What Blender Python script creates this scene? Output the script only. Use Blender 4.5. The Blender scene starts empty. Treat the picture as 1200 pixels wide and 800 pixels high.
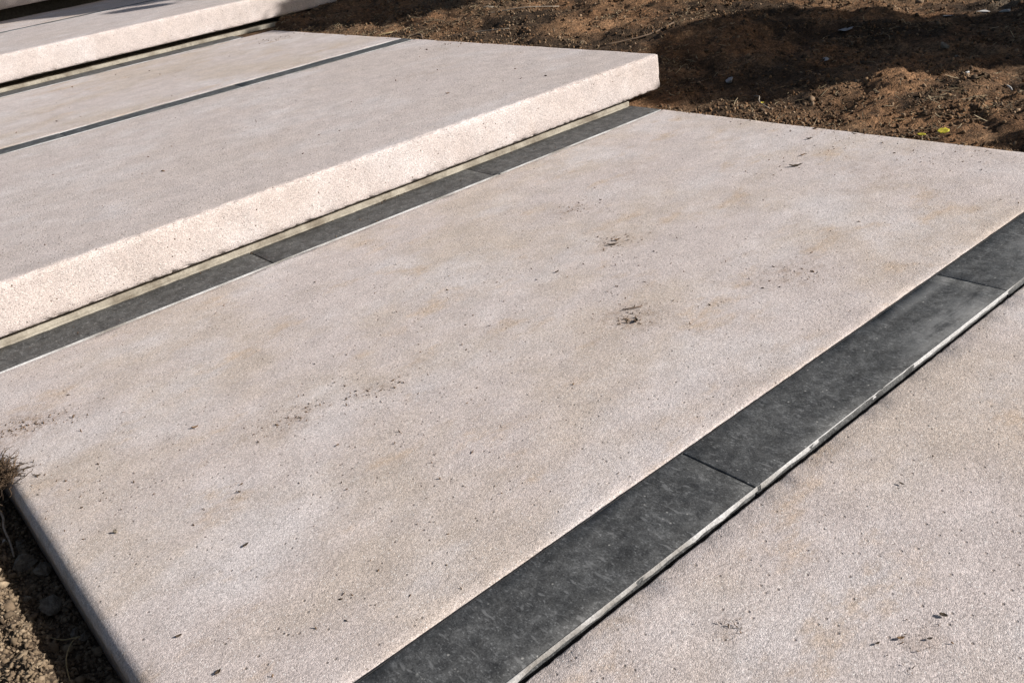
import bpy, bmesh, math, random
import numpy as np
from mathutils import Vector, Matrix, noise as mnoise

random.seed(7); rng = np.random.default_rng(11)
scn = bpy.context.scene
COL = scn.collection

# ------------------------------------------------------------------ camera
cam_d = bpy.data.cameras.new('camera'); cam = bpy.data.objects.new('camera', cam_d); COL.objects.link(cam)
YAW, PITCH, ROLL = -0.6268, 0.4789, -0.1635
fwd = Vector((-math.sin(YAW)*math.cos(PITCH), math.cos(YAW)*math.cos(PITCH), -math.sin(PITCH)))
rgt = Vector((math.cos(YAW), math.sin(YAW), 0)); upv = rgt.cross(fwd)
r2 = rgt*math.cos(ROLL) + upv*math.sin(ROLL); u2 = -rgt*math.sin(ROLL) + upv*math.cos(ROLL)
M = Matrix((r2, u2, -fwd)).transposed().to_4x4(); M.translation = Vector((-1.9327, -1.7675, 0.6771))
cam.matrix_world = M
cam_d.sensor_width = 36; cam_d.lens = 1068.4/1200*36
cam_d.clip_start = 0.02; cam_d.clip_end = 2000
scn.camera = cam

# ------------------------------------------------------------------ light
SUN_EL = math.radians(27)
SUN_H = Vector((0.65, -0.76, 0)).normalized()          # horizontal direction towards the sun
sun_dir = Vector((SUN_H.x*math.cos(SUN_EL), SUN_H.y*math.cos(SUN_EL), math.sin(SUN_EL)))
w = bpy.data.worlds.new('World'); scn.world = w; w.use_nodes = True
nt = w.node_tree; nt.nodes.clear()
sky = nt.nodes.new('ShaderNodeTexSky'); sky.sky_type = 'NISHITA'; sky.sun_disc = False
sky.sun_elevation = SUN_EL; sky.sun_rotation = math.atan2(SUN_H.x, SUN_H.y)
sky.air_density = 1.0; sky.dust_density = 2.5; sky.ozone_density = 1.0
bg = nt.nodes.new('ShaderNodeBackground'); bg.inputs['Strength'].default_value = 0.05
wo = nt.nodes.new('ShaderNodeOutputWorld')
nt.links.new(sky.outputs[0], bg.inputs[0]); nt.links.new(bg.outputs[0], wo.inputs[0])
sd = bpy.data.lights.new('sun', 'SUN'); sd.energy = 4.8; sd.angle = math.radians(0.6); sd.color = (1.0, 0.960, 0.918)
sun = bpy.data.objects.new('sun', sd); COL.objects.link(sun)
sun.rotation_euler = sun_dir.to_track_quat('Z', 'Y').to_euler()
scn.view_settings.view_transform = 'Standard'; scn.view_settings.look = 'None'
scn.view_settings.gamma = 1; scn.view_settings.exposure = 0.52
scn.view_settings.use_curve_mapping = False

# ------------------------------------------------------------------ dimensions (metres, from the photograph)
XL = -1.8812                                # left side of the lowest landing
A0, A1 = 0.0, 0.1236                        # strip at the foot of the second step
B1, B0 = -1.124, -1.2356                    # strip across the lowest landing
Y2, H2B, H2, X2 = 0.110, 0.0206, 0.1213, 0.1195
C0, C1 = 1.3719, 1.4645
D0, D1 = 2.6185, 2.768
Y3, H3B, H3 = 2.755, 0.1586, 0.2697
F0, F1 = 3.90, 3.985
Y4, H4B, H4 = 4.77, 0.335, 0.445
JX = (-1.237, -0.620)

# ------------------------------------------------------------------ node helpers
class NT:
    def __init__(s, name):
        s.m = bpy.data.materials.new(name); s.m.use_nodes = True
        s.t = s.m.node_tree; s.t.nodes.clear()
        s.out = s.t.nodes.new('ShaderNodeOutputMaterial'); s.b = s.t.nodes.new('ShaderNodeBsdfPrincipled')
        s.t.links.new(s.b.outputs[0], s.out.inputs[0])
        s.geo = s.t.nodes.new('ShaderNodeNewGeometry'); s.pos = s.geo.outputs['Position']
    def n(s, typ, **kw):
        nd = s.t.nodes.new(typ)
        for k, v in kw.items(): setattr(nd, k, v)
        return nd
    def link(s, a, b):
        s.t.links.new(a, b)
    def put(s, sock, v):
        if hasattr(v, 'is_linked') or isinstance(v, bpy.types.NodeSocket): s.link(v, sock)
        elif isinstance(v, (tuple, list)) and len(v) == 3 and sock.type == 'RGBA': sock.default_value = (*v, 1)
        else: sock.default_value = v
    def math(s, op, a, b=0.0, c=None, clamp=False):
        nd = s.n('ShaderNodeMath', operation=op); nd.use_clamp = clamp
        s.put(nd.inputs[0], a); s.put(nd.inputs[1], b)
        if c is not None: s.put(nd.inputs[2], c)
        return nd.outputs[0]
    def mapping(s, scale=(1,1,1), rot=(0,0,0), loc=(0,0,0)):
        nd = s.n('ShaderNodeMapping'); s.link(s.pos, nd.inputs['Vector'])
        nd.inputs['Scale'].default_value = scale; nd.inputs['Rotation'].default_value = rot; nd.inputs['Location'].default_value = loc
        return nd.outputs[0]
    def noise(s, scale, detail=4, rough=0.55, vec=None, dist=0.0):
        nd = s.n('ShaderNodeTexNoise'); s.link(vec or s.pos, nd.inputs['Vector'])
        nd.inputs['Scale'].default_value = scale; nd.inputs['Detail'].default_value = detail
        nd.inputs['Roughness'].default_value = rough; nd.inputs['Distortion'].default_value = dist
        return nd.outputs['Fac']
    def voro(s, scale, out='Distance', feature='F1', vec=None, rnd=1.0):
        nd = s.n('ShaderNodeTexVoronoi', feature=feature); s.link(vec or s.pos, nd.inputs['Vector'])
        nd.inputs['Scale'].default_value = scale; nd.inputs['Randomness'].default_value = rnd
        return nd.outputs[out]
    def ramp(s, fac, lo, hi, a=0.0, b=1.0, smooth=True):
        nd = s.n('ShaderNodeMapRange'); nd.interpolation_type = 'SMOOTHSTEP' if smooth else 'LINEAR'
        s.put(nd.inputs['Value'], fac)
        for k, v in (('From Min', lo), ('From Max', hi), ('To Min', a), ('To Max', b)): nd.inputs[k].default_value = v
        return nd.outputs['Result']
    def mix(s, fac, a, b, mode='MIX'):
        nd = s.n('ShaderNodeMix', data_type='RGBA', blend_type=mode)
        s.put(nd.inputs[0], fac); s.put(nd.inputs[6], a); s.put(nd.inputs[7], b)
        return nd.outputs[2]
    def scale(s, colr, val):
        nd = s.n('ShaderNodeVectorMath', operation='SCALE'); s.put(nd.inputs[0], colr); s.put(nd.inputs['Scale'], val)
        return nd.outputs[0]
    def blob(s, x, y, rx, ry=None, z=None):
        """soft spot round a place on the ground plane (0 outside, 1 in the middle)"""
        ry = ry or rx
        nd = s.n('ShaderNodeMapping'); s.link(s.pos, nd.inputs['Vector'])
        nd.inputs['Scale'].default_value = (1/rx, 1/ry, 0); nd.inputs['Location'].default_value = (-x/rx, -y/ry, 0)
        l = s.n('ShaderNodeVectorMath', operation='LENGTH'); s.link(nd.outputs[0], l.inputs[0])
        return s.ramp(l.outputs['Value'], 1.0, 0.0)
    def sep(s, v):
        nd = s.n('ShaderNodeSeparateXYZ'); s.link(v, nd.inputs[0]); return nd.outputs
    def bump(s, h, strength, dist, prev=None):
        nd = s.n('ShaderNodeBump'); s.put(nd.inputs['Height'], h)
        nd.inputs['Strength'].default_value = strength; nd.inputs['Distance'].default_value = dist
        if prev is not None: s.link(prev, nd.inputs['Normal'])
        return nd.outputs[0]
    def done(s, colr, rough, normal=None, spec=0.3):
        s.put(s.b.inputs['Base Color'], colr); s.put(s.b.inputs['Roughness'], rough)
        s.b.inputs['Specular IOR Level'].default_value = spec
        if normal is not None: s.link(normal, s.b.inputs['Normal'])
        return s.m

def mat_concrete(name, tone=1.0, stains=(), pit=1.0, clean=0.0):
    k = NT(name)
    grey = (0.505, 0.440, 0.413); ochre = (0.470, 0.395, 0.335); pale = (0.562, 0.516, 0.503); rust = (0.465, 0.362, 0.278)
    wob = k.mapping(scale=(0.85, 1.25, 1), rot=(0, 0, math.radians(-32)))
    c = k.mix(k.ramp(k.noise(2.6, 6, .62, vec=wob), .42, .62, 0, .85*(1-clean)), grey, ochre)
    wob2 = k.mapping(scale=(1.0, 1.35, 1), rot=(0, 0, math.radians(-25)), loc=(4.3, 1.2, 0))
    c = k.mix(k.ramp(k.noise(3.7, 6, .62, vec=wob2), .46, .70, 0, .75), c, pale)
    wob3 = k.mapping(scale=(1.0, 1.7, 1), rot=(0, 0, math.radians(-30)), loc=(9.1, 7.7, 0))
    c = k.mix(k.ramp(k.noise(5.5, 6, .66, vec=wob3), .54, .70, 0, .8*(1-clean)), c, rust)
    # scuffed finer clouds
    c = k.scale(c, k.ramp(k.noise(16, 6, .75), .25, .75, .87, 1.11))
    # brown soil smudges where people stepped
    sm = k.noise(38, 6, .75)
    for (x, y, r_, s_) in stains:
        m = k.math('MULTIPLY', k.blob(x, y, r_, r_*.8), k.ramp(sm, .40, .68))
        c = k.mix(k.math('MULTIPLY', m, s_), c, (0.25, 0.17, 0.11))
    # sand grains: each grain its own tone
    g = k.n('ShaderNodeTexVoronoi', feature='F1'); k.link(k.pos, g.inputs['Vector']); g.inputs['Scale'].default_value = 820
    gs = k.sep(g.outputs['Color'])
    tone1 = k.ramp(gs[0], 0, 1, .66, 1.34, False)
    g2 = k.n('ShaderNodeTexVoronoi', feature='F1'); k.link(k.pos, g2.inputs['Vector']); g2.inputs['Scale'].default_value = 400
    g2s = k.sep(g2.outputs['Color'])
    dark = k.math('MULTIPLY', k.ramp(g2s[1], .80, .95), k.ramp(g2.outputs['Distance'], .42, .22))
    lite = k.math('MULTIPLY', k.ramp(g2s[0], .78, .96), k.ramp(g2.outputs['Distance'], .42, .22))
    c = k.scale(c, tone1)
    c = k.mix(k.math('MULTIPLY', dark, .55), c, (.13, .10, .08))
    c = k.mix(k.math('MULTIPLY', lite, .8), c, (.80, .77, .73))
    # rare larger pinholes
    g3 = k.n('ShaderNodeTexVoronoi', feature='F1'); k.link(k.pos, g3.inputs['Vector']); g3.inputs['Scale'].default_value = 90
    g3s = k.sep(g3.outputs['Color'])
    hole = k.math('MULTIPLY', k.ramp(g3s[2], .86, .94), k.ramp(g3.outputs['Distance'], .20, .08))
    c = k.mix(k.math('MULTIPLY', hole, .6*pit), c, (.12, .085, .06))
    if pit > 2:                                               # coarse cast face: open air holes of all sizes
        g4 = k.n('ShaderNodeTexVoronoi', feature='F1'); k.link(k.pos, g4.inputs['Vector']); g4.inputs['Scale'].default_value = 170
        h4 = k.math('MULTIPLY', k.ramp(k.sep(g4.outputs['Color'])[1], .74, .90), k.ramp(g4.outputs['Distance'], .34, .14))
        c = k.mix(k.math('MULTIPLY', h4, .5), c, (.16, .12, .09)); hole = k.math('MAXIMUM', hole, h4)
        pit = 1.5
    # brown earth on the buried sides, with their shade painted into it
    film_shade = k.math('MULTIPLY', k.ramp(k.math('ADD', k.sep(k.pos)[2], k.math('MULTIPLY', k.noise(25, 4, .7), .03)), .006, -.012), k.ramp(k.noise(60, 5, .7), .25, .55, .35, .9))
    c = k.mix(film_shade, c, (.17, .125, .088))
    c = k.scale(c, tone)
    h = k.math('ADD', k.math('MULTIPLY', g.outputs['Distance'], -.5), k.math('MULTIPLY', k.noise(150, 5, .7), 1.4))
    h = k.math('SUBTRACT', h, k.math('MULTIPLY', hole, .9*pit))
    nrm = k.bump(h, .6, .0013*pit)
    nrm = k.bump(k.noise(9, 3, .5), .25, .006, nrm)
    return k.done(c, .88, nrm, .25)

STAINS = ((-1.814,-.257,.13,.75), (-1.522,-.613,.09,.55), (-1.392,-.648,.07,.5), (-.786,-.571,.11,.55), (-.999,-.816,.10,.8),
          (-.726,-.934,.11,.6), (-1.424,-1.348,.032,.8), (-1.33,-1.485,.05,.35), (-.694,-.354,.10,.55), (-.45,-.30,.16,.3),
          (-.25,-.80,.22,.3), (.0,1.05,.14,.4), (-.3,.75,.2,.35), (-.02,2.3,.16,.45), (-.6,2.1,.18,.35))
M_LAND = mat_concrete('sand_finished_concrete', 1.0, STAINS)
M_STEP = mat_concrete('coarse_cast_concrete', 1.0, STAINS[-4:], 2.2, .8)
def mat_base():
    k = NT('lime_washed_mortar')
    c = k.mix(k.ramp(k.noise(14, 5, .65), .35, .7), (.335, .305, .25), (.17, .145, .112))
    c = k.scale(c, k.ramp(k.noise(260, 3, .6), .3, .7, .85, 1.12))
    return k.done(c, .9, k.bump(k.noise(120, 5, .7), .6, .002), .2)
M_BASE = mat_base()
def mat_stone():
    k = NT('dark_basalt')
    c = k.mix(k.ramp(k.noise(16, 6, .7), .3, .72), (.039, .0395, .039), (.074, .075, .074))
    fl = k.noise(400, 3, .7, vec=k.mapping(scale=(1, .45, 1), rot=(0, 0, .6)))
    c = k.mix(k.ramp(fl, .54, .70, 0, .85), c, (.15, .152, .152))
    c = k.mix(k.ramp(k.noise(110, 6, .8), .48, .72, 0, .6), c, (.12, .121, .12))
    c = k.scale(c, k.ramp(k.voro(700, 'Color'), 0, 1, .55, 1.45, False))
    c = k.scale(c, k.ramp(k.noise(48, 5, .72), .30, .70, .62, 1.42))
    sc_ = k.noise(170, 2, .5, vec=k.mapping(scale=(1, .3, 1), rot=(0, 0, .9)))
    c = k.mix(k.ramp(sc_, .62, .72, 0, .6), c, (.18, .181, .18))
    v = k.n('ShaderNodeTexVoronoi', feature='F1'); k.link(k.pos, v.inputs['Vector']); v.inputs['Scale'].default_value = 170
    sp = k.math('MULTIPLY', k.ramp(k.sep(v.outputs['Color'])[0], .955, .98), k.ramp(v.outputs['Distance'], .3, .15))
    c = k.mix(k.math('MULTIPLY', sp, .7), c, (.34, .33, .31))
    # dried cement dust wiped along the strip
    dust = k.math('MULTIPLY', k.math('ADD', k.blob(-.74, -1.215, .20, .055), k.blob(-.38, -1.20, .22, .06)), k.ramp(k.noise(30, 4, .6, vec=k.mapping(scale=(.5, 2.2, 1))), .30, .62))
    dust = k.math('ADD', dust, k.math('MULTIPLY', k.blob(-.70, -1.142, .16, .02), .8), clamp=True)
    c = k.mix(k.math('MULTIPLY', dust, .6), c, (.24, .24, .235))
    nrm = k.bump(k.noise(420, 4, .7), .35, .0007)
    nrm = k.bump(k.noise(45, 4, .6), .25, .0015, nrm)
    return k.done(c, k.ramp(k.noise(40, 4, .6), .3, .7, .50, .72), nrm, .4)
M_STONE = mat_stone()
def simple(name, a, b, sc, rough=.85, bump=.5, bd=.001, spec=.25, det=5):
    k = NT(name); c = k.mix(k.ramp(k.noise(sc, det, .65), .32, .68), a, b)
    return k.done(c, rough, k.bump(k.noise(sc*4, 4, .65), bump, bd), spec)
def mat_bead():
    k = NT('cement_slurry')
    c = k.mix(k.ramp(k.noise(6, 3, .6), .40, .64), (.46, .455, .45), (.20, .185, .165))
    c = k.scale(c, k.ramp(k.noise(400, 4, .7), .3, .7, .7, 1.2))
    return k.done(c, .8, k.bump(k.noise(300, 4, .7), .7, .001), .2)
M_BEAD = mat_bead()
M_BED = simple('dirty_mortar_bed', (.055, .05, .043), (.03, .027, .022), 90)
M_GAP_SHADE = simple('dark_gap_shade', (.045, .044, .042), (.022, .022, .022), 120)  # near-black colour standing in for shade in the gap by the tile
M_ROCK = simple('grey_brown_rock', (.36, .31, .245), (.16, .13, .10), 110, .95, 1.0, .004)
M_PALE = simple('pale_stone', (.55, .53, .50), (.42, .40, .37), 60, .8, .6, .001)
M_FLAKE = simple('grey_plaster_flake', (.36, .36, .37), (.24, .24, .25), 50)
M_TWIG = simple('dry_twig', (.17, .115, .075), (.08, .055, .038), 120)
M_ROOT = simple('pale_dry_root', (.34, .29, .235), (.21, .17, .13), 150)
M_STRAW = simple('dry_straw', (.42, .33, .18), (.30, .22, .11), 160)
M_DLEAF = simple('withered_leaf', (.085, .06, .04), (.04, .03, .022), 200)
M_BLEAF = simple('brown_leaf_scrap', (.24, .15, .08), (.13, .08, .045), 200)
M_YLEAF = simple('yellow_green_leaf', (.62, .52, .05), (.44, .38, .05), 160, .55, .2)
M_BARK = simple('bark', (.12, .085, .06), (.05, .036, .026), 30, .9, .9, .01)
M_LEAF = simple('green_leaf', (.045, .085, .022), (.07, .11, .035), 8, .5, .1)

def mat_soil():
    k = NT('bare_earth')
    red = (.205, .108, .054); tan = (.25, .155, .088); mulch = (.042, .029, .019); grey = (.135, .096, .063)
    c = k.mix(k.ramp(k.noise(3.4, 5, .62), .36, .66), red, tan)
    mm = k.noise(2.3, 6, .68, vec=k.mapping(scale=(1.15, 1, 1), rot=(0, 0, .4), loc=(3.3, 8.1, 0)))
    c = k.mix(k.ramp(mm, .42, .60, 0, .92), c, mulch)
    c = k.mix(k.ramp(k.noise(19, 6, .78), .46, .66, 0, .78), c, mulch)
    for (x, y, rx, ry) in ((.55, .85, .30, .22), (.40, -.46, .30, .20), (.95, .95, .3, .3), (.16, -.62, .16, .20), (.30, -.75, .3, .12)):
        c = k.mix(k.math('MULTIPLY', k.blob(x, y, rx, ry), k.ramp(k.noise(16, 4, .6), .3, .6)), c, (.30, .165, .085))
    c = k.mix(k.math('MULTIPLY', k.blob(1.62, -.30, .22, .16), .9), c, (.42, .34, .24))
    # the trench on the other side is greyer loam
    px = k.sep(k.pos)[0]
    c = k.mix(k.ramp(px, -1.7, -1.9), c, k.mix(k.ramp(k.noise(30, 5, .7), .35, .65), grey, (.085, .060, .040)))
    g = k.n('ShaderNodeTexVoronoi', feature='F1'); k.link(k.pos, g.inputs['Vector']); g.inputs['Scale'].default_value = 240
    gs = k.sep(g.outputs['Color'])
    c = k.scale(c, k.ramp(gs[0], 0, 1, .55, 1.45, False))
    c = k.scale(c, k.ramp(k.noise(70, 4, .7), .3, .7, .72, 1.25))
    h = k.math('ADD', k.math('MULTIPLY', g.outputs['Distance'], -.6), k.math('MULTIPLY', k.noise(90, 6, .75), 2.2))
    return k.done(c, .95, k.bump(h, .9, .006), .15)
M_SOIL = mat_soil()
def mat_island(name, stops, rough=.95, sc=160):
    k = NT(name); r = k.n('ShaderNodeValToRGB'); k.link(k.geo.outputs['Random Per Island'], r.inputs[0])
    e = r.color_ramp.elements; e[0].color = (*stops[0], 1); e[1].color = (*stops[-1], 1)
    for i, s_ in enumerate(stops[1:-1]):
        q = e.new((i+1)/(len(stops)-1)); q.color = (*s_, 1)
    c = k.scale(r.outputs[0], k.ramp(k.noise(sc, 4, .7), .3, .7, .75, 1.2))
    return k.done(c, rough, k.bump(k.noise(sc*2, 4, .7), .6, .0012), .15)
M_CRUMB_L = mat_island('loam_crumb', [(.23,.17,.11), (.14,.10,.065), (.19,.14,.09), (.10,.072,.048), (.30,.23,.155), (.16,.115,.075)])
M_CRUMB_R = mat_island('red_soil_crumb', [(.045,.031,.021), (.20,.112,.058), (.07,.047,.03), (.25,.16,.09), (.035,.025,.018), (.30,.21,.135), (.055,.037,.024), (.16,.088,.045)])
M_SHRED = mat_island('mulch_shred', [(.06,.042,.028), (.30,.22,.13), (.10,.068,.042), (.045,.032,.022), (.46,.37,.24), (.08,.055,.036)])
M_BIT = mat_island('brown_bit', [(.10,.065,.042), (.15,.095,.058), (.055,.04,.028), (.19,.13,.085), (.08,.055,.038)])

# ------------------------------------------------------------------ mesh helpers
def link(name, me, m=None, parent=None, loc=None):
    o = bpy.data.objects.new(name, me); COL.objects.link(o)
    if m is not None: me.materials.clear(); me.materials.append(m)
    if loc is not None: o.location = loc
    if parent is not None: o.parent = parent
    return o
def tag(o, label, cat, group=None, kind=None):
    o['label'] = label; o['category'] = cat
    if group: o['group'] = group
    if kind: o['kind'] = kind
    return o
def empty(name, loc):
    o = bpy.data.objects.new(name, None); COL.objects.link(o); o.location = loc; o.empty_display_size = .05
    return o
def mesh_np(name, V, F, smooth=False):
    me = bpy.data.meshes.new(name); V = np.asarray(V, float)
    F = np.asarray(F)
    me.vertices.add(len(V)); me.vertices.foreach_set('co', V.ravel())
    n = F.shape[1]; me.loops.add(F.size); me.loops.foreach_set('vertex_index', F.ravel().astype(np.int32))
    me.polygons.add(len(F)); me.polygons.foreach_set('loop_start', np.arange(len(F), dtype=np.int32)*n)
    me.polygons.foreach_set('loop_total', np.full(len(F), n, np.int32))
    if smooth: me.polygons.foreach_set('use_smooth', np.ones(len(F), bool))
    me.update(); me.validate()
    return me

# vectorised gradient noise
_perm = rng.permutation(256); _perm = np.concatenate([_perm, _perm])
_ang = rng.random(256)*2*np.pi; _gx, _gy = np.cos(_ang), np.sin(_ang)
def perlin(x, y):
    xi = np.floor(x).astype(int); yi = np.floor(y).astype(int); xf = x-xi; yf = y-yi
    u = xf**3*(xf*(xf*6-15)+10); v = yf**3*(yf*(yf*6-15)+10)
    def g(i, j):
        h = _perm[(_perm[(xi+i) & 255] + yi+j) & 255]
        return _gx[h]*(xf-i) + _gy[h]*(yf-j)
    a = g(0,0)*(1-u)+g(1,0)*u; b = g(0,1)*(1-u)+g(1,1)*u
    return a*(1-v)+b*v
def fbm(x, y, f, o=4, r=.5):
    s = 0; a = 1.0
    for i in range(o):
        s = s + a*perlin(x*f+17.3*i, y*f-9.1*i); f *= 2.03; a *= r
    return s
def sstep(a, b, x):
    t = np.clip((x-a)/(b-a), 0, 1); return t*t*(3-2*t)

def soil_z(x, y):
    x = np.asarray(x, float); y = np.asarray(y, float)
    # right of the steps: climbs beside them
    base = np.interp(y, [-3, -.4, .0, .12, .40, .80, 1.3, 2.3, 2.75, 3.6, 4.6, 6, 12], [-.03, -.014, -.012, -.004, .050, .092, .104, .106, .150, .235, .265, .40, .6])
    edge = np.interp(y, [-3, .10, .111, 2.69, 2.70, 9], [0, 0, X2, X2, .2, .2])
    d = np.clip(x-edge, 0, None)
    rough = sstep(.0, .16, d)
    far = np.clip(1 - (np.hypot(x-.8, y-1)-5)/20, 0, 1)
    n = fbm(x, y, 1.7, 2)*.055*sstep(.05, .7, d) + (.009 + .020*rough)*fbm(x, y, 6.5, 4, .55)*far + .010*np.abs(fbm(x, y, 28, 3, .6))*far*(.4+.6*rough)
    zr = base + n + .02*sstep(.1, .6, d)
    lim = np.where(y > .6, .117, np.where(y > -.05, .02, -.004))
    zr = np.where(d < .05, np.minimum(zr, lim), zr)
    # left trench
    dl = np.clip(XL - x, 0, None)
    zl = -.088 + .044*sstep(.028, .070, dl) + .02*sstep(.08, .4, dl) + .03*sstep(-.46, -.33, y)*sstep(.0, .05, dl)
    zl = zl + (fbm(x, y, 14, 3)*.016 + np.abs(fbm(x, y, 60, 3, .6))*.009)*far
    # middle, under the slabs
    zm = np.full_like(x, -.16)
    z = np.where(x > -.03, zr, np.where(x < XL+.02, zl, zm))
    t = sstep(-.05, -.03, x); z = np.where((x > -.05) & (x <= -.03), zm*(1-t)+zr*t, z)
    # behind the camera the earth simply runs on
    t = sstep(-2.6, -3.4, y); z = z*(1-t) + (-.06)*t
    return z

# ------------------------------------------------------------------ the ground, one sheet to the horizon
def lines(*seg):
    out = []
    for a, b, s_ in seg: out += list(np.arange(a, b-1e-9, s_))
    return out
far_p = [2.6*1.35**i for i in range(1, 18)]
gx = np.array(sorted([-2.4-v for v in far_p]) + lines((-2.4, -2.10, .02), (-2.10, -1.84, .006), (-1.84, -.08, .22), (-.08, .9, .011), (.9, 2.6, .018)) + [2.6+v for v in far_p])
gy = np.array(sorted([-2.6-v for v in far_p]) + lines((-2.6, -1.1, .05), (-1.1, -.2, .009), (-.2, 1.2, .012), (1.2, 3.2, .02), (3.2, 6.2, .05)) + [6.2+v for v in far_p])
GX, GY = np.meshgrid(gx, gy)
jx = rng.uniform(-.3, .3, GX.shape)*.009*(np.abs(GX) < 2.5)*(np.abs(GY-1) < 3); jx[:, :] *= ((GX > .02) | (GX < -1.9))
GXj = GX + jx
GZ = soil_z(GXj, GY)
nx, ny = len(gx), len(gy)
idx = np.arange(nx*ny).reshape(ny, nx)
F = np.stack([idx[:-1, :-1], idx[:-1, 1:], idx[1:, 1:], idx[1:, :-1]], -1).reshape(-1, 4)
ground = link('ground', mesh_np('ground', np.stack([GXj.ravel(), GY.ravel(), GZ.ravel()], 1), F, True), M_SOIL)
ground['kind'] = 'structure'; ground['label'] = 'bare reddish brown earth around the concrete steps'

# ------------------------------------------------------------------ slabs
def axis_lines(lo, hi, r, step):
    e = [0, .12*r, .3*r, .6*r, r]
    n = max(1, int((hi-lo-2*r)/step))
    return np.array([lo+v for v in e] + list(np.linspace(lo+r, hi-r, n+1)[1:-1]) + [hi-v for v in reversed(e)])
def rounded_box(lo, hi, r, step, amp=.0, chip=.0, seed=0, lr=0):
    """box with rounded, slightly uneven and chipped edges"""
    lo = np.array(lo, float); hi = np.array(hi, float)
    ax = [axis_lines(lo[i], hi[i], r, step[i]) for i in range(3)]
    if lr: ax[0] = np.array(sorted(list(ax[0]) + [lo[0]+lr*q for q in (.03, .08, .16, .27, .4, .55, .72, .9)]))
    V = []; Fq = []; key = {}
    def vid(p):
        k_ = (round(p[0], 6), round(p[1], 6), round(p[2], 6))
        if k_ not in key: key[k_] = len(V); V.append(p)
        return key[k_]
    for a in range(3):
        b, c = (a+1) % 3, (a+2) % 3
        for side in (0, 1):
            val = hi[a] if side else lo[a]
            grid = []
            for ub in ax[b]:
                row = []
                for uc in ax[c]:
                    p = [0, 0, 0]; p[a] = val; p[b] = ub; p[c] = uc; row.append(vid(tuple(p)))
                grid.append(row)
            for i in range(len(grid)-1):
                for j in range(len(grid[0])-1):
                    q = (grid[i][j], grid[i+1][j], grid[i+1][j+1], grid[i][j+1])
                    Fq.append(q if side else q[::-1])
    P = np.array(V)
    inner = np.clip(P, lo+r, hi-r); d = P-inner; L = np.linalg.norm(d, axis=1); L[L == 0] = 1
    nrm = d/L[:, None]
    Q = inner + nrm*r
    if amp or chip:
        s_ = seed*13.7
        edge = ((np.abs(d) > .3*r).sum(1) >= 2).astype(float)
        a_ = Q[:, 0]*1.0+Q[:, 2]*.9+s_; b_ = Q[:, 1]+Q[:, 2]*.7-s_
        n1 = fbm(a_, b_, 9, 2); n2 = fbm(a_, b_, 70, 3, .65)
        disp = amp*n1 + edge*(-chip*np.clip(n2-.02, 0, 1)*2.2 + chip*.35*n2)
        Q = Q + nrm*disp[:, None]
    return Q, np.array(Fq)
def slab(name, lo, hi, r, m, step=(.012, .03, .03), amp=.0008, chip=.004, seed=0, parent=None, left_round=0):
    o0 = np.array([(lo[0]+hi[0])/2, (lo[1]+hi[1])/2, lo[2]])
    V, Fq = rounded_box(lo, hi, r, step, amp, chip, seed, left_round)
    if left_round:
        R = left_round; dx = np.clip(V[:, 0]-lo[0], 0, R); top = -(R-np.sqrt(np.clip(R*R-(R-dx)**2, 0, None)))
        V[:, 2] = lo[2] + (V[:, 2]-lo[2])*((top+hi[2]-lo[2])/(hi[2]-lo[2]))
    return link(name, mesh_np(name, V-o0, Fq, True), m, parent, loc=tuple(o0) if parent is None else tuple(o0-np.array(parent.location)))

def bead(name, x0, x1, y, z, wdt, hgt, parent, side=-1, gaps=(), seed=0, var=.5, m=None):
    """uneven ribbon of hardened slurry leaning against the tile edge"""
    xs = np.arange(x0, x1, .006); n = len(xs)
    w_ = wdt*np.clip(1+var*(1.5*fbm(xs+seed, xs*0+seed*3.1, 3, 3, .6)+.7*fbm(xs, xs*0+seed, 45, 2)), .0, 2.2)
    h_ = hgt*np.clip(1+.5*fbm(xs, xs*0-seed, 25, 2), .4, 1.4)
    V = []
    prof = [(0, -1.2), (.0, 0.0), (.35, -.02), (.8, -.35), (1, -1.2)]
    for (a, b) in prof:
        V.append(np.stack([xs, y+side*a*w_, z+b*h_], 1))
    V = np.concatenate(V); k_ = len(prof); Fq = []
    for j in range(k_-1):
        for i in range(n-1):
            if any(abs(xs[i]-g) < .004 for g in gaps): continue
            q = (j*n+i, j*n+i+1, (j+1)*n+i+1, (j+1)*n+i)
            Fq.append(q if side > 0 else q[::-1])
    o0 = np.array(parent.location)
    return link(name, mesh_np(name, V-o0, np.array(Fq), True), m or M_BEAD, parent)
G = .0035
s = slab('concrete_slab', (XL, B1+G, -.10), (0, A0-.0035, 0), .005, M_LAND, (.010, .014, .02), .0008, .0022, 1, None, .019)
tag(s, 'wide sand-coloured concrete slab between the two dark strips of the lowest landing', 'slab')
s = slab('concrete_slab', (XL, -2.9, -.10), (0, B0-.0078, -.001), .004, M_LAND, (.008, .03, .03), .0006, .0016, 2)
tag(s, 'concrete slab in the near right corner below the widest dark strip', 'slab')
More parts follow.
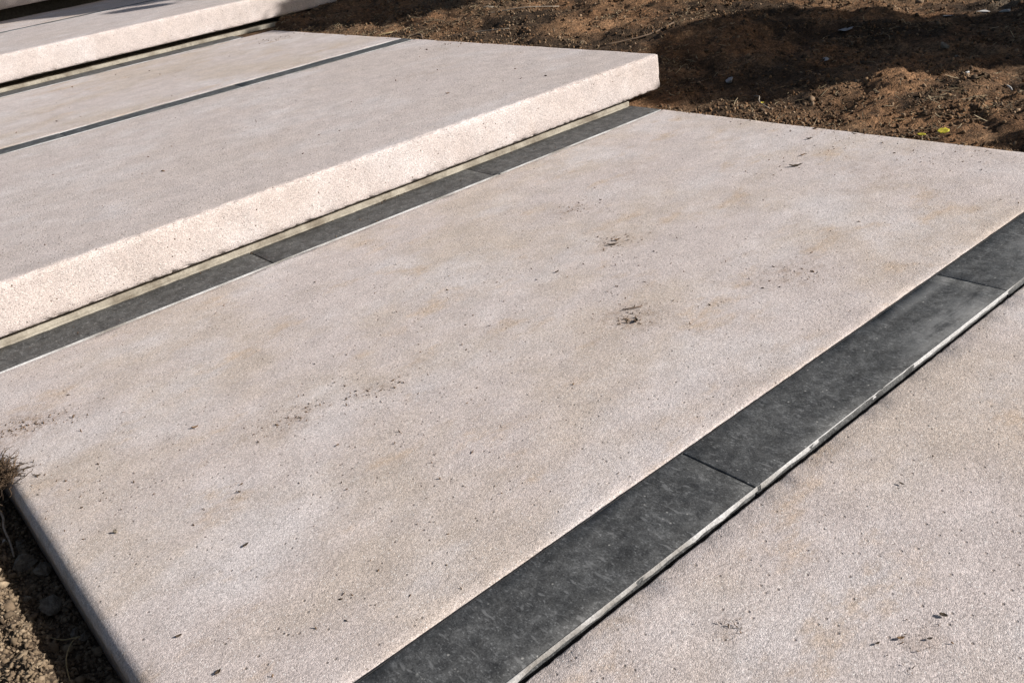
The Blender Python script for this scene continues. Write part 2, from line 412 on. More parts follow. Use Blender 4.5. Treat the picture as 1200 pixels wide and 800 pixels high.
# second step: thick overhanging tread on a low mortar base
st = empty('concrete_step', (-.8, .11, 0)); tag(st, 'second step, thick pale slab with a bright sunlit front face', 'step')
slab('tread', (-1.95, Y2, H2B), (X2, C0-.002, H2), .006, M_STEP, (.007, .012, .009), .0010, .0050, 3, st)
slab('base', (-1.80, A1+.0015, -.12), (-.002, .30, .0125), .002, M_BASE, (.012, .1, .02), .0016, .002, 4, st)
slab('base', (-1.75, .27, -.1), (-.06, C0, H2B-.001), .003, M_BED, (.1, .1, .02), 0, 0, 4, st)
bead('mortar_bead', -1.79, -.01, A1+.003, .0035, .006, .006, st, -1, (), 31, .8, M_BASE)
s = slab('concrete_slab', (-1.95, C1+.002, H2B), (X2, D0-.003, H2), .006, M_LAND, (.012, .03, .03), .0008, .003, 5)
tag(s, 'concrete slab at the back of the second step behind its thin dark strip', 'slab')
# third step
st = empty('concrete_step', (-.3, 2.69, 0)); tag(st, 'third step, pale slab over a wide black gap near the upper left corner', 'step')
slab('tread', (-1.9, Y3, H3B), (1.3, F0-.002, H3), .008, M_STEP, (.012, .03, .012), .0012, .004, 6, st)
slab('base', (-1.8, D1+.002, -.1), (.95, 2.95, .1350), .003, M_BASE, (.015, .1, .02), .002, .003, 7, st)
slab('base', (-1.7, 2.86, .1), (.85, 3.7, H3B-.002), .004, M_BED, (.1, .1, .02), .0, .0, 8, st)
s = slab('concrete_slab', (-1.9, F1+.002, H3B), (1.3, 4.83, H3-.001), .006, M_LAND, (.03, .05, .03), .0008, .003, 9)
tag(s, 'shaded concrete slab at the back of the third step', 'slab')
# fourth step, just at the top edge
st = empty('concrete_step', (-.3, 4.77, 0)); tag(st, 'shaded fourth step in the extreme upper left corner', 'step')
slab('tread', (-1.9, Y4, H4B), (1.6, 6.2, H4), .008, M_STEP, (.03, .05, .02), .001, .003, 10, st)
slab('base', (-1.8, 4.86, 0), (1.4, 5.9, H4B-.002), .004, M_BED, (.1, .1, .05), 0, 0, 11, st)

# ------------------------------------------------------------------ dark stone strips: tiles on a mortar bed, cement slurry left along one edge
def strip(label, y0, y1, z, xs, bed_top, floor_y0, floor_y1, jg=(.0007, .0003), rad=.0016, step=(.03, .02, .01)):
    root = empty('stone_strip', ((xs[0]+xs[-1])/2, (y0+y1)/2, z)); tag(root, label, 'stone strip', 'dark stone strips across the landings')
    for i in range(len(xs)-1):
        a = xs[i]+(jg[i-1] if 0 < i <= len(jg) else .0004); b = xs[i+1]-(jg[i] if i < len(jg) else .0004)
        dz = random.uniform(-.0004, .0004); dy = random.uniform(-.001, .001)
        o0 = np.array([(a+b)/2, (y0+y1)/2, z])
        V, Fq = rounded_box((a, y0+dy, z-.02), (b, y1+dy, z), rad, step, .0003, .0012, i+int(abs(y0)*10))
        t = link('tile', mesh_np('tile', V-o0, Fq, True), M_STONE, root, loc=tuple(o0-np.array(root.location)))
        t.location.z += dz
    bd = slab('mortar_bed', (xs[0], floor_y0, z-.06), (xs[-1], floor_y1, bed_top), .002, M_BED, (.3, .1, .05), 0, 0, 0, root)
    return root
full = [XL+.003, JX[0], JX[1], -.001]
rA = strip('dark stone strip at the foot of the second step', A0, A1-.0005, -.0008, full, -.0195, A0-.02, A1+.01, (.0009, .0002))
bead('mortar_bead', XL+.01, -.004, A0+.0004, .0008, .0026, .004, rA, -1, (-.612,), 2, .5)
rB = strip('widest dark stone strip, nearest the camera, across the lowest landing', B0, B1-.001, .0022, full, -.0185, B0-.03, B1+.02)
bead('mortar_bead', XL+.01, -.004, B0+.0006, .0022, .0015, .005, rB, -1, JX[:1], 5, 1.0)
bead('gap_shade_ribbon', XL+.02, -.004, B1-.0012, .0012, .0048, .006, rB, 1, (), 41, .25, M_GAP_SHADE)  # added dark ribbon: paints the shade line between slab and tile
fullC = [-1.94, JX[0], JX[1]+.0, X2-.002]
rC = strip('thin dark stone strip across the top of the second step', C0, C1-.0005, H2-.0005, fullC, H2-.0205, C0-.02, C1+.02, step=(.06, .03, .01))
bead('mortar_bead', -1.93, X2-.01, C1-.0003, H2+.0010, .0035, .004, rC, 1, (), 9, .7)
bead('mortar_bead', -1.93, X2-.01, C0+.0003, H2+.0008, .0022, .004, rC, -1, (), 12, .8)
rD = strip('shadowed dark stone strip at the foot of the third step', D0, D1, H2-.0005, [-1.94, JX[0], JX[1], -.03], H2-.0205, D0-.02, D1+.01, step=(.06, .03, .01))
bead('mortar_bead', -1.93, -.05, D0+.0003, H2+.0012, .006, .004, rD, -1, (), 15, .7)
rF = strip('faint dark stone strip across the top of the third step', F0, F1, H3-.0005, [-1.88, JX[0], JX[1], .0, .62, 1.29], H3-.0205, F0-.02, F1+.02, step=(.1, .04, .01))
bead('mortar_bead', -1.87, 1.25, F0+.0003, H3+.0012, .010, .004, rF, -1, (), 18, .6)

# ------------------------------------------------------------------ stones, scraps and stems
def ico(sub):
    bm = bmesh.new(); bmesh.ops.create_icosphere(bm, subdivisions=sub, radius=1)
    V = np.array([v.co[:] for v in bm.verts]); Fq = np.array([[v.index for v in f.verts] for f in bm.faces]); bm.free()
    return V, Fq
ICO1, ICO3 = ico(1), ico(3)
def rock_mesh(name, size, seed, cuts=13, rough=.13):
    """broken stone: convex hull of scattered points, arrises slightly worn, faces roughened"""
    r_ = np.random.default_rng(seed); bm = bmesh.new()
    for _ in range(cuts):
        p = r_.normal(size=3); p /= np.linalg.norm(p); bm.verts.new(p*r_.uniform(.78, 1.12))
    bmesh.ops.convex_hull(bm, input=bm.verts)
    bmesh.ops.dissolve_limit(bm, angle_limit=.25, verts=bm.verts, edges=bm.edges)
    bmesh.ops.bevel(bm, geom=list(bm.edges), offset=.05, segments=1, affect='EDGES')
    bmesh.ops.triangulate(bm, faces=bm.faces)
    bmesh.ops.subdivide_edges(bm, edges=bm.edges, cuts=2, use_grid_fill=True)
    for v in bm.verts:
        n = mnoise.fractal(v.co*2.6+Vector((seed*3.1, 0, 0)), 1.0, 2.0, 4); v.co *= 1+rough*n
        v.co.x *= size[0]; v.co.y *= size[1]; v.co.z *= size[2]
    bmesh.ops.recalc_face_normals(bm, faces=bm.faces)
    me = bpy.data.meshes.new(name); bm.to_mesh(me); bm.free()
    return me
def rock(name, x, y, size, label, cat, m, seed, rot=(0, 0, 0), sink=.3, z=None, group=None, cuts=12):
    zz = float(soil_z(np.array([x]), np.array([y]))[0]) if z is None else z
    o = link(name, rock_mesh(name, size, seed, cuts), m, None, (x, y, zz + size[2]*(1-2*sink)))
    o.rotation_euler = rot; tag(o, label, cat, group)
    return o
def tube(pts, rad, sides=6):
    pts = [Vector(p) for p in pts]; n = len(pts); V = []; Fq = []
    for i, p in enumerate(pts):
        t = (pts[min(i+1, n-1)]-pts[max(i-1, 0)]).normalized()
        a = t.cross(Vector((0, 0, 1)));  a = a.normalized() if a.length > 1e-4 else Vector((1, 0, 0)); b = t.cross(a)
        r_ = rad[i] if hasattr(rad, '__len__') else rad
        for k_ in range(sides):
            th = 2*math.pi*k_/sides; V.append(p + (a*math.cos(th)+b*math.sin(th))*r_)
    for i in range(n-1):
        for k_ in range(sides):
            k2 = (k_+1) % sides
            Fq.append((i*sides+k_, i*sides+k2, (i+1)*sides+k2, (i+1)*sides+k_))
    return [tuple(v) for v in V], Fq
def tube_obj(name, pts, rad, m, label, cat, group=None, sides=6):
    base = Vector(pts[0]); V, Fq = tube([Vector(p)-base for p in pts], rad, sides)
    me = bpy.data.meshes.new(name); n = len(pts)
    me.from_pydata(V, [], Fq + [tuple(range(sides))[::-1], tuple(range((n-1)*sides, n*sides))])
    for p in me.polygons: p.use_smooth = True
    o = link(name, me, m, None, tuple(base)); tag(o, label, cat, group)
    return o
def spl(ctrl, n=14):
    """smooth curve through control points"""
    c = [Vector(p) for p in ctrl]; c = [c[0]*2-c[1]] + c + [c[-1]*2-c[-2]]; out = []
    m = len(c)-3
    for i in range(n):
        t = i/(n-1)*m; k_ = min(int(t), m-1); f = t-k_; p0, p1, p2, p3 = c[k_:k_+4]
        out.append(.5*((2*p1)+(p2-p0)*f+(2*p0-5*p1+4*p2-p3)*f*f+(3*p1-p0-3*p2+p3)*f**3))
    return out
def leaf_obj(name, x, y, z, ln, wd, rz, curl, m, label, cat, group=None, tilt=0.0, fold=.55):
    """one small curled leaf scrap with a midrib fold and a little thickness"""
    n, k_ = 7, 5; V = []
    for i in range(n):
        t = i/(n-1); w_ = wd*.5*(math.sin(math.pi*min(1, t*.93+.07))**.7)*(1+.18*math.sin(t*17+x*50))
        for j in range(k_):
            q = (j/(k_-1))*2-1
            V.append((ln*(t-.5), q*w_, curl*ln*((2*t-1)**2) + abs(q)*w_*fold + .0008))
    Fq = [(i*k_+j, (i+1)*k_+j, (i+1)*k_+j+1, i*k_+j+1) for i in range(n-1) for j in range(k_-1)]
    me = bpy.data.meshes.new(name); me.from_pydata(V, [], Fq)
    o = link(name, me, m, None, (x, y, z)); o.rotation_euler = (tilt, 0, rz)
    sm = o.modifiers.new('thickness', 'SOLIDIFY'); sm.thickness = .0006
    for p in me.polygons: p.use_smooth = True
    tag(o, label, cat, group); return o

def Z(x, y): return float(soil_z(np.array([x]), np.array([y]))[0])

# stones in the trench by the left side of the landing
TR = 'loose stones in the trench'
rock('rock', -1.907, -.520, (.017, .015, .014), 'angular grey rock in the trench, upper left of the pair touching', 'rock', M_ROCK, 3, (.3, .2, .5), .08, group=TR)
rock('rock', -1.893, -.556, (.016, .014, .014), 'angular grey rock in the trench, lower right of the pair touching', 'rock', M_ROCK, 4, (.1, .5, 1.2), .08, group=TR)
rock('rock', -1.902, -.640, (.021, .018, .016), 'largest broken rock in the trench beside the slab', 'rock', M_ROCK, 5, (.4, .2, .2), .08, group=TR)
rock('rock', -1.899, -.708, (.006, .011, .007), 'narrow upright rock chip in the trench below the largest rock', 'rock', M_ROCK, 6, (.3, .1, -.5), .08, group=TR)
rock('rock', -1.889, -.722, (.012, .008, .007), 'flat oval stone in the trench close under the slab edge', 'rock', M_ROCK, 8, (.1, .1, .2), .08, group=TR)
rock('rock', -1.926, -.612, (.007, .007, .006), 'small round clod left of the largest trench rock', 'rock', M_ROCK, 9, (0, .3, 0), .2, group=TR)
rock('rock', -1.900, -.452, (.014, .010, .009), 'brownish rock in deep shade near the pale root', 'rock', M_ROCK, 10, (.2, 0, .3), .3, group=TR)
rock('pebble', -1.953, -.548, (.007, .006, .006), 'whitish pebble on sunlit soil at the left picture edge', 'pebble', M_PALE, 21, (0, 0, .4), .15, cuts=16)
rock('pebble', -1.917, -.437, (.004, .005, .004), 'tiny white pebble in shade beneath the pale root', 'pebble', M_PALE, 22, (0, 0, .4), .15, cuts=16)
zt = Z(-1.91, -.40)
tube_obj('root', spl([(-1.917, -.330, zt+.028), (-1.909, -.375, zt+.035), (-1.903, -.425, zt+.033), (-1.909, -.447, zt+.026), (-1.911, -.480, zt+.018), (-1.915, -.500, zt+.006)], 18),
         np.linspace(.0022, .0012, 18), M_ROOT, 'pale bent root hanging in the trench at the left picture edge', 'root')
zt = Z(-1.915, -.74)
tube_obj('straw', spl([(-1.934, -.690, zt+.022), (-1.928, -.682, zt+.026), (-1.926, -.700, zt+.022), (-1.913, -.722, zt+.02), (-1.895, -.740, zt+.024), (-1.906, -.755, zt+.034), (-1.922, -.785, zt+.032), (-1.930, -.835, zt+.012)], 30),
         .0008, M_STRAW, 'thin curved yellow straw in the trench below the rocks', 'straw', sides=5)

# tuft of dry rootlets lying over the slab edge
fx, fy = -1.880, -.400
V = []; Fq = []
for i in range(420):
    a = random.uniform(0, 2*math.pi); L_ = random.uniform(.012, .040)
    x0 = fx+random.gauss(0, .013)-.008; y0 = fy+random.gauss(0, .017)+.010; z0 = random.uniform(-.012, .012)
    dx, dy = math.cos(a)*.5+.25, math.sin(a)*.6
    ctrl = [(x0, y0, z0)]
    p = Vector((x0, y0, z0)); d = Vector((dx, dy, random.uniform(-.1, .9))).normalized()
    for q in range(4):
        p = p + d*L_/4; d = (d+Vector((random.gauss(0, .45), random.gauss(0, .45), random.gauss(-.12, .35)))).normalized(); ctrl.append((p.x, p.y, max(p.z, .001) if p.x > XL else p.z))
    v_, f_ = tube(ctrl, [.0006, .0007, .0006, .0005, .0003], 3); o_ = len(V)
    V += v_; Fq += [tuple(k_+o_ for k_ in q) for q in f_]
o0 = np.array([fx, fy, 0])
o = link('root_tuft', mesh_np('root_tuft', np.array(V)-o0, np.array(Fq)), mat_island('dry_rootlet', [(.06,.04,.026), (.12,.08,.05), (.04,.028,.02), (.18,.125,.08)]), None, tuple(o0))
tag(o, 'shaggy tuft of dry brown rootlets on the slab edge at the left', 'root tuft')

# scraps on the lowest landing
rock('pebble', -1.806, -.674, (.0032, .0032, .0030), 'lone grey pebble with a long shadow on the slab by the trench', 'pebble', M_ROCK, 31, (0, 0, 0), .05, 0.0, cuts=14)
L = [(-1.700,-.837,.010,.004,.3,.12,M_DLEAF,'small dark leaf scrap alone in the lower left of the wide slab'),
     (-.794,-.574,.026,.005,-.75,.10,M_DLEAF,'dark pointed leaf scrap, lower of the two near the middle of the wide slab'),
     (-.772,-.566,.013,.006,-.5,.25,M_BLEAF,'brown curled leaf scrap just above the dark pointed one'),
     (-1.006,-.832,.013,.008,.5,.30,M_DLEAF,'crumpled dark leaf scrap at the stained spot right of centre'),
     (-.264,-.621,.034,.009,-.70,.14,M_DLEAF,'large dark curled leaf near the far right soil edge'),
     (-.086,-.536,.018,.007,-.6,.18,M_DLEAF,'dark leaf scrap nearest the soil on the far right'),
     (-.194,-.591,.017,.005,-.2,.18,M_BLEAF,'thin brown leaf scrap between two darker leaves on the far right'),
     (-1.131,-1.354,.008,.003,-1.6,.15,M_DLEAF,'small dark flake on the near slab right below the widest strip'),
     (-1.285,-1.482,.0105,.006,-1.3,.12,M_DLEAF,'largest dark leaf scrap in the lower right corner'),
     (-1.335,-1.468,.010,.004,-.6,.2,M_BLEAF,'brown leaf scrap left of the largest dark one in the lower right'),
     (-1.319,-1.487,.007,.003,-.6,.2,M_DLEAF,'slim dark scrap in the lower right, below the largest scrap'),
     (-1.354,-1.456,.006,.0025,-.3,.2,M_DLEAF,'slim dark scrap in the lower right, left of the brown one'),
     (-1.630,-.512,.012,.005,-.4,.2,M_BLEAF,'brown seed husk on the left half of the wide slab'),
     (-.941,-.574,.012,.004,.1,.2,M_DLEAF,'tiny dark scrap in the centre of the wide slab'),
     (-1.819,-.921,.008,.0035,-.3,.2,M_DLEAF,'tiny dark scrap near the bottom left slab edge'),
     (-1.810,-1.004,.009,.005,.4,.2,M_DLEAF,'grey-black scrap at the bottom edge of the wide slab'),
     (-1.841,-.438,.009,.0035,-.4,.2,M_DLEAF,'dark scrap just right of the rootlet tuft'),
     (-.43,.42,.014,.006,-.3,.2,M_BLEAF,'small brown leaf scrap on the left half of the second step')]
for (x, y, ln, wd, rz, cu, m, lab) in L:
    q = .68 if y < -1.2 else .85
    leaf_obj('leaf_scrap', x, y, .0003 if y < .1 else H2+.0003, ln*q, wd*q, rz, cu, m, lab, 'leaf', 'leaf scraps on the concrete')
tube_obj('twig', [(-.989, -.786, .002), (-.975, -.798, .0028), (-.961, -.805, .0022)], [.0008, .001, .0007], M_TWIG, 'short straight twig above the crumpled leaf at the stained spot', 'twig')

# bits lying on the bare earth
def onsoil(x, y, dz=.004): return Z(x, y)+dz
leaf_obj('leaf', .044, -.790, .010, .026, .016, 2.0, .05, M_YLEAF, 'larger bright yellow-green leaf at the slab edge on the right', 'leaf', tilt=-.55, fold=.12)
leaf_obj('leaf', .022, -.752, .004, .019, .008, 1.7, .06, M_YLEAF, 'smaller yellow-green leaf beside the larger one at the slab edge', 'leaf', tilt=-.4, fold=.15)
leaf_obj('leaf', .163, -.219, onsoil(.163, -.219, .010), .012, .010, .2, .1, M_YLEAF, 'tiny yellow petal on soil near the end of the dark strip', 'leaf')
tube_obj('twig', spl([(.125, -.27, onsoil(.125, -.27)), (.15, -.22, onsoil(.15, -.22, .014)), (.19, -.19, onsoil(.19, -.19, .016)), (.22, -.15, onsoil(.22, -.15, .006))], 10), .0016, M_ROOT, 'pale bent stalk on soil beside the tiny yellow petal', 'twig')
for i, (x, y, sz, m, lab) in enumerate([
    (.306, .003, (.024, .014, .010), M_FLAKE, 'grey wedge-shaped stone on shaded soil past the second step'),
    (.959, .017, (.034, .026, .005), M_FLAKE, 'grey plaster flake on dark shaded soil, upper right'),
    (.605, -.131, (.020, .012, .003), M_FLAKE, 'bluish grey chip at the lower edge of the shaded soil'),
    (1.431, -.222, (.030, .014, .006), M_PALE, 'pale flake near the top edge, second from the right'),
    (1.366, -.319, (.026, .011, .006), M_PALE, 'pale flake nearest the upper right corner'),
    (1.313, -.153, (.030, .014, .005), M_FLAKE, 'grey flake near the top edge, third from the right'),
    (.547, -.595, (.008, .006, .005), M_PALE, 'white chip on sunlit soil by the right edge'),
    (.794, -.407, (.024, .016, .010), M_ROCK, 'rounded stone in the shaded soil at right, farther of the two'),
    (.752, -.464, (.011, .011, .010), M_ROCK, 'rounded stone in the shaded soil at right, nearer of the two'),
    (.815, 1.725, (.040, .030, .024), M_ROCK, 'light grey rock at the top edge above the second step'),
    (.654, 1.572, (.030, .022, .014), M_ROCK, 'brown stone just below the light rock at the top edge')]):
    rock('stone', x, y, sz, lab, 'stone', m, 50+i, (random.uniform(-.2, .2), random.uniform(-.2, .2), random.uniform(0, 3)), .25)
tube_obj('twig', [(.44, -.76, onsoil(.44, -.76, .008)), (.452, -.752, onsoil(.45, -.75, .012)), (.47, -.735, onsoil(.47, -.735, .008))], .0022, M_PALE, 'short white stick on sunlit soil at the right edge', 'twig')
for (pts, lab, m, r_) in [
    ([(.16, .93), (.30, .98), (.47, 1.10)], 'thin twig on soil behind the second step, right of centre', M_TWIG, .0022),
    ([(.34, .58), (.50, .50), (.66, .52)], 'dark twig on soil just behind the second step corner', M_TWIG, .003),
    ([(.25, 1.30), (.33, 1.22), (.37, 1.10)], 'pale twig leaning on soil behind the middle of the second step', M_ROOT, .0022),
    ([(.52, 1.45), (.62, 1.30), (.75, 1.22)], 'pale stalk on the dark mulch above the second step', M_ROOT, .0022),
    ([(.16, 1.50), (.20, 1.46), (.155, 1.38)], 'curled dark root by the end of the thin strip', M_TWIG, .0045),
    ([(1.0, .55), (1.2, .50), (1.45, .30)], 'long dark branch on soil at the top edge', M_TWIG, .006),
    ([(.85, 1.0), (1.0, .82), (1.12, .75)], 'dark branch on soil at the top edge, left of the long one', M_TWIG, .006),
    ([(.155, 1.72), (.20, 1.69), (.24, 1.70)], 'yellowish straw stem on soil left of the thin strip end', M_STRAW, .0025)]:
    tube_obj('twig', spl([(x, y, onsoil(x, y, .004+r_)) for x, y in pts], 9), r_, m, lab, 'twig', 'twigs on the bare earth')

# ------------------------------------------------------------------ loose soil, crumbs and mulch (uncountable)
def scatter(name, n, fx_, size, m, label, cat, lift=.35, flat=.75, jit=.28, zf=None, pw=2.2):
    V0, F0_ = ICO1; x, y = fx_(n); n = len(x)
    s_ = size[0] + (size[1]-size[0])*rng.random(n)**pw
    if zf is not None: s_ = s_*np.where(y < -1.2, .55, .9)
    z = soil_z(x, y) if zf is None else zf(x, y)
    J = V0[None] * (1+rng.uniform(-jit, jit, (n, len(V0), 1)))
    sc = np.stack([s_*rng.uniform(.7, 1.3, n), s_*rng.uniform(.6, 1.1, n), s_*rng.uniform(.5, 1.0, n)*flat], 1)
    if zf is not None: sc = sc*np.array([1.7, .75, .8])
    P = J*sc[:, None, :]
    q = rng.normal(size=(n, 4)); q /= np.linalg.norm(q, axis=1)[:, None]; a, b, c, d = q.T
    R = np.stack([np.stack([a*a+b*b-c*c-d*d, 2*(b*c-a*d), 2*(b*d+a*c)], -1), np.stack([2*(b*c+a*d), a*a-b*b+c*c-d*d, 2*(c*d-a*b)], -1), np.stack([2*(b*d-a*c), 2*(c*d+a*b), a*a-b*b-c*c+d*d], -1)], 1)
    P = np.einsum('nij,nvj->nvi', R, P)
    P += np.stack([x, y, z+s_*lift], 1)[:, None, :]
    Fq = (F0_[None]+np.arange(n)[:, None, None]*len(V0)).reshape(-1, 3)
    o = link(name, mesh_np(name, P.reshape(-1, 3), Fq), m); tag(o, label, cat, kind='stuff')
    return o
def box_pts(x0, x1, y0, y1):
    return lambda n: (rng.uniform(x0, x1, n), rng.uniform(y0, y1, n))
def right_pts(n):
    x = rng.uniform(0.0, 1.0, n)**1.35*2.1; y = rng.uniform(-1.05, 2.7, n)
    k_ = (x > np.where(y > .08, X2+.004, .004)); x, y = x[k_], y[k_]
    dens = sstep(-.12, .25, fbm(x, y, 5, 3)); k_ = rng.random(len(x)) < .25+.75*dens
    return x[k_], y[k_]
scatter('loam_crumbs', 26000, box_pts(-2.10, -1.883, -1.0, -.30), (.0007, .0042), M_CRUMB_L, 'loose greyish brown soil crumbs beside the slab in the lower left', 'soil', pw=3.4, jit=.42)
scatter('loam_clods', 520, box_pts(-2.06, -1.886, -.98, -.30), (.003, .0095), M_CRUMB_L, 'small rounded clods among the crumbs in the lower left', 'soil', lift=.2, pw=2.0, jit=.4)
scatter('soil_crumbs', 60000, right_pts, (.0014, .0075), M_CRUMB_R, 'crumbly reddish soil to the right of the steps', 'soil', pw=3.6, jit=.42)
scatter('soil_clods', 500, right_pts, (.005, .014), M_CRUMB_R, 'scattered earth clods to the right of the steps', 'soil', lift=.0, pw=2.8, jit=.42)
def fringe(n):
    y = rng.uniform(-1.05, 2.6, n); e = np.where(y > .11, X2, 0.0)
    x = e + np.abs(rng.normal(0, .018, n))*np.where(rng.random(n) < .12, -.5, 1)
    k_ = (fbm(x*0+3, y, 6, 3) > -.08) & ~((y > .0) & (y < .7)); return x[k_], y[k_]
scatter('spilled_soil', 5200, fringe, (.0012, .0058), M_CRUMB_R, 'soil crumbs spilled along the right edges of the landings', 'soil', zf=lambda x, y: np.where(y > .1, H2, 0.0)-.004 - np.clip(x-np.where(y > .1, X2, 0), 0, .02)*.3, pw=3, jit=.42)
def shreds(name, n, region, ln, wd, m, label):
    x, y = region(n); n = len(x); z = soil_z(x, y)
    L_ = ln[0]+(ln[1]-ln[0])*rng.random(n)**2; W_ = rng.uniform(*wd, n)
    th = rng.uniform(0, 2*np.pi, n); el = rng.normal(0, .28, n)
    d = np.stack([np.cos(th)*np.cos(el), np.sin(th)*np.cos(el), np.sin(el)], 1); sd_ = np.stack([-np.sin(th), np.cos(th), 0*th], 1); up_ = np.cross(d, sd_)
    c = np.stack([x, y, z+.003+rng.random(n)*.006], 1)
    V = []
    bend = rng.normal(0, .12, n)
    for t in (-.5, 0, .5):
        mid = c + d*(t*L_)[:, None] + sd_*((t*t*4-.5)*bend*L_)[:, None]
        tp = (1 - .5*abs(t)*2*.6)
        for k_ in range(3):
            a = 2*math.pi*k_/3
            V.append(mid + sd_*(math.cos(a)*W_*tp)[:, None] + up_*(math.sin(a)*W_*.6*tp)[:, None])
    V = np.stack(V, 1)
    F0_ = []
    for i in range(2):
        for k_ in range(3): F0_.append((i*3+k_, i*3+(k_+1) % 3, (i+1)*3+(k_+1) % 3, (i+1)*3+k_))
    Fq = (np.array(F0_)[None]+np.arange(n)[:, None, None]*9).reshape(-1, 4)
    o = link(name, mesh_np(name, V.reshape(-1, 3), Fq), m); tag(o, label, 'mulch', kind='stuff')
def mulch_pts(n):
    x, y = right_pts(n); k_ = rng.random(len(x)) < sstep(-.05, .3, fbm(x+7, y-3, 2.4, 4))*.9 + .10 + .5*sstep(1.0, 1.6, y)
    return x[k_], y[k_]
shreds('mulch_shreds', 24000, mulch_pts, (.006, .040), (.0007, .0019), M_SHRED, 'fine dark and straw-coloured mulch shreds on the earth behind the steps')
shreds('trench_shreds', 260, box_pts(-2.1, -1.885, -1.0, -.3), (.004, .020), (.0003, .0008), M_SHRED, 'tiny root shreds on the loam in the lower left')
# crumbs trodden onto the concrete
CL = [(-1.835,-.245,.030,.022,90), (-1.80,-.27,.035,.020,70), (-1.76,-.29,.05,.03,40), (-1.84,-.42,.03,.06,40), (-1.80,-.55,.06,.08,50), (-1.522,-.613,.05,.025,60), (-1.56,-.62,.03,.02,30), (-1.45,-.64,.06,.04,30), (-1.392,-.648,.04,.025,40), (-.786,-.571,.06,.05,50),
      (-1.0,-.815,.030,.030,70), (-.98,-.80,.09,.08,50), (-.726,-.934,.05,.035,50), (-1.424,-1.348,.012,.010,35), (-1.33,-1.485,.05,.03,45), (-.694,-.354,.06,.04,60), (-.2,-.62,.16,.12,60), (-.12,-.85,.12,.1,40), (-.9,-.62,.35,.2,110), (-1.5,-.75,.25,.2,110), (-1.25,-.55,.3,.25,70), (-1.6,-1.0,.15,.12,40)]
def crumb_pts(n):
    X_, Y_ = [], []
    for (x, y, a, b, q) in CL: X_.append(rng.normal(x, a*.6, q)); Y_.append(rng.normal(y, b*.6, q))
    X_.append(rng.uniform(XL, 0, 220)); Y_.append(rng.uniform(-1.6, 0, 220))
    e = 90; X_.append(-np.abs(rng.normal(0, .03, e))-.003); Y_.append(rng.uniform(-1.0, -.02, e))
    X_ = np.concatenate(X_); Y_ = np.concatenate(Y_)
    k_ = (X_ > XL+.012) & (X_ < -.004) & (Y_ < -.012) & (np.abs(Y_-(B0+B1)/2) > .075)
    return X_[k_], Y_[k_]
scatter('soil_bits', 1, crumb_pts, (.0005, .0024), M_BIT, 'brown specks of soil and leaf litter strewn over the lowest landing', 'soil specks', lift=.4, flat=.45, zf=lambda x, y: 0*x, pw=2.6)
def crumb2(n):
    x = rng.uniform(-1.7, X2-.02, 160); y = rng.uniform(Y2+.03, 2.6, 160); k_ = np.abs(y-(C0+C1)/2) > .06
    x2 = np.concatenate([x[k_], rng.normal(0, .08, 40)-.05, rng.normal(-.02, .06, 50)]); y2 = np.concatenate([y[k_], rng.normal(1.1, .05, 40), rng.normal(2.3, .05, 50)])
    k_ = x2 < X2-.01; return x2[k_], y2[k_]
scatter('soil_bits', 1, crumb2, (.0008, .0038), M_BIT, 'a few brown soil specks on top of the second step', 'soil specks', lift=.4, flat=.45, zf=lambda x, y: 0*x+H2, pw=2.6)
def crumbA(n):
    x = rng.uniform(-1.8, -.01, 70); y = rng.uniform(A0+.004, A1-.004, 70)
    x = np.concatenate([x, rng.normal(-.83, .05, 40)]); y = np.concatenate([y, rng.normal(A1-.01, .006, 40)]); return x, np.minimum(y, A1-.002)
scatter('soil_bits', 1, crumbA, (.0005, .0022), M_BIT, 'specks of grit on the dark strip at the foot of the second step', 'soil specks', lift=.5, flat=.6, zf=lambda x, y: 0*x, pw=2.2)

# ------------------------------------------------------------------ planting just outside the picture that throws the shade
def leaf_cloud(name, centres, n, size, parent):
    V = []; Fq = []
    for i in range(n):
        c, r_ = random.choice(centres)
        while True:
            d = Vector((random.uniform(-1, 1), random.uniform(-1, 1), random.uniform(-1, 1)))
            if d.length < 1: break
        p = Vector(c)+Vector((d.x*r_[0], d.y*r_[1], d.z*r_[2]))
        a = Vector((random.gauss(0, 1), random.gauss(0, 1), random.gauss(0, .6))).normalized(); b = a.cross(Vector((random.gauss(0, 1), random.gauss(0, 1), random.gauss(0, 1)))).normalized()
        s_ = size*random.uniform(.6, 1.3); k_ = len(V)
        V += [p-a*s_, p+b*s_*.45, p+a*s_, p-b*s_*.45]; Fq.append((k_, k_+1, k_+2, k_+3))
    o0 = np.array(parent.location)
    return link(name, mesh_np(name, np.array([tuple(v) for v in V])-o0, np.array(Fq)), M_LEAF, parent)
def st_xy(s_, t): return (.76*s_-.65*t, .65*s_+.76*t)      # across and along the shadow direction
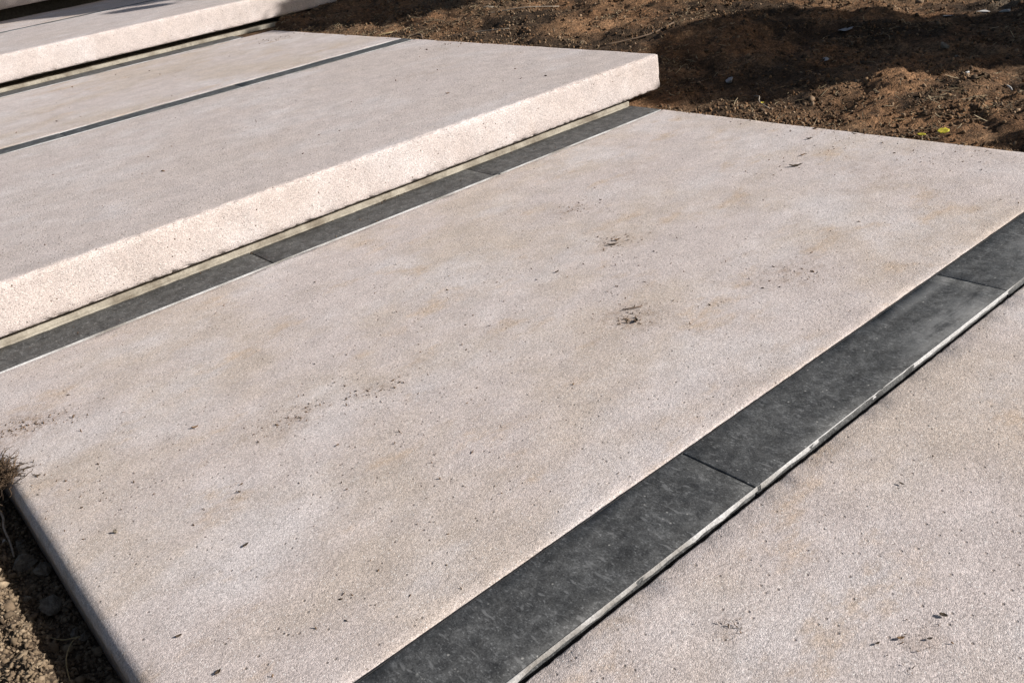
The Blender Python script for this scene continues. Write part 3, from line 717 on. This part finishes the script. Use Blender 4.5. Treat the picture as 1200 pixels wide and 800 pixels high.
def trunk(parent, pts, rad):
    b = Vector(parent.location); V, Fq = tube([Vector(p)-b for p in spl(pts, 10)], list(np.linspace(rad, rad*.45, 10)), 10)
    me = bpy.data.meshes.new('trunk'); me.from_pydata(V, [], Fq); link('trunk', me, M_BARK, parent)
TE = math.tan(SUN_EL)
x, y = st_xy(.60, -2.5); z = Z(x, y)
b = empty('shrub', (x, y, z)); tag(b, 'dense rounded shrub beyond the right picture edge, shading the soil', 'shrub')
trunk(b, [(x, y, z-.05), (x+.02, y, .3), (x, y+.03, .8)], .035)
def cl(s_, t, tip_t, r_):                                  # a clump whose shadow ends near tip_t
    xx, yy = st_xy(s_, t); return ((xx, yy, (tip_t-t)*TE - r_*1.05), (r_, r_, r_*.95))
leaf_cloud('crown', [cl(q[0], -2.5, q[2], q[1]) for q in ((.42,.26,.18), (.62,.20,.17), (.20,.17,.06), (.82,.17,.02), (.80,.17,-.26), (.45,.30,-.30), (.68,.25,-.30), (.35,.28,-.6), (.42,.34,-.9), (.20,.14,-.42), (.52,.30,-1.2))], 13000, .036, b)
x, y = st_xy(-.52, -1.7); z = Z(x, y)
b = empty('shrub', (x, y, z)); tag(b, 'small low sapling outside the right picture edge', 'shrub')
trunk(b, [(x, y, z-.03), (x, y+.01, .2), (x+.01, y, .42)], .012)
leaf_cloud('crown', [((x, y, .40), (.05, .05, .08)), ((x, y, .30), (.07, .07, .08))], 420, .03, b)
x, y = st_xy(2.85, -.9); z = Z(x, y)
b = empty('tree', (x, y, z)); tag(b, 'leafy tree outside the picture beyond the top right corner', 'tree')
trunk(b, [(x, y, z-.1), (x+.05, y, 1.0), (x, y+.1, 2.2), (x-.05, y, 3.2)], .10)
cs = [cl(q[0], -.9+.25*math.sin(7*q[2]), q[2], q[1]) for q in ((1.96,.36,2.33), (2.05,.36,1.9), (2.4,.38,2.9), (2.45,.34,3.2), (2.9,.45,3.4), (2.95,.45,4.3), (2.7,.34,4.4), (3.2,.45,5.2), (2.85,.42,5.6), (2.6,.16,3.3), (2.35,.10,3.0), (2.2,.07,3.5), (3.4,.5,3.6), (2.7,.4,1.8))]
leaf_cloud('crown', cs, 20000, .05, b)
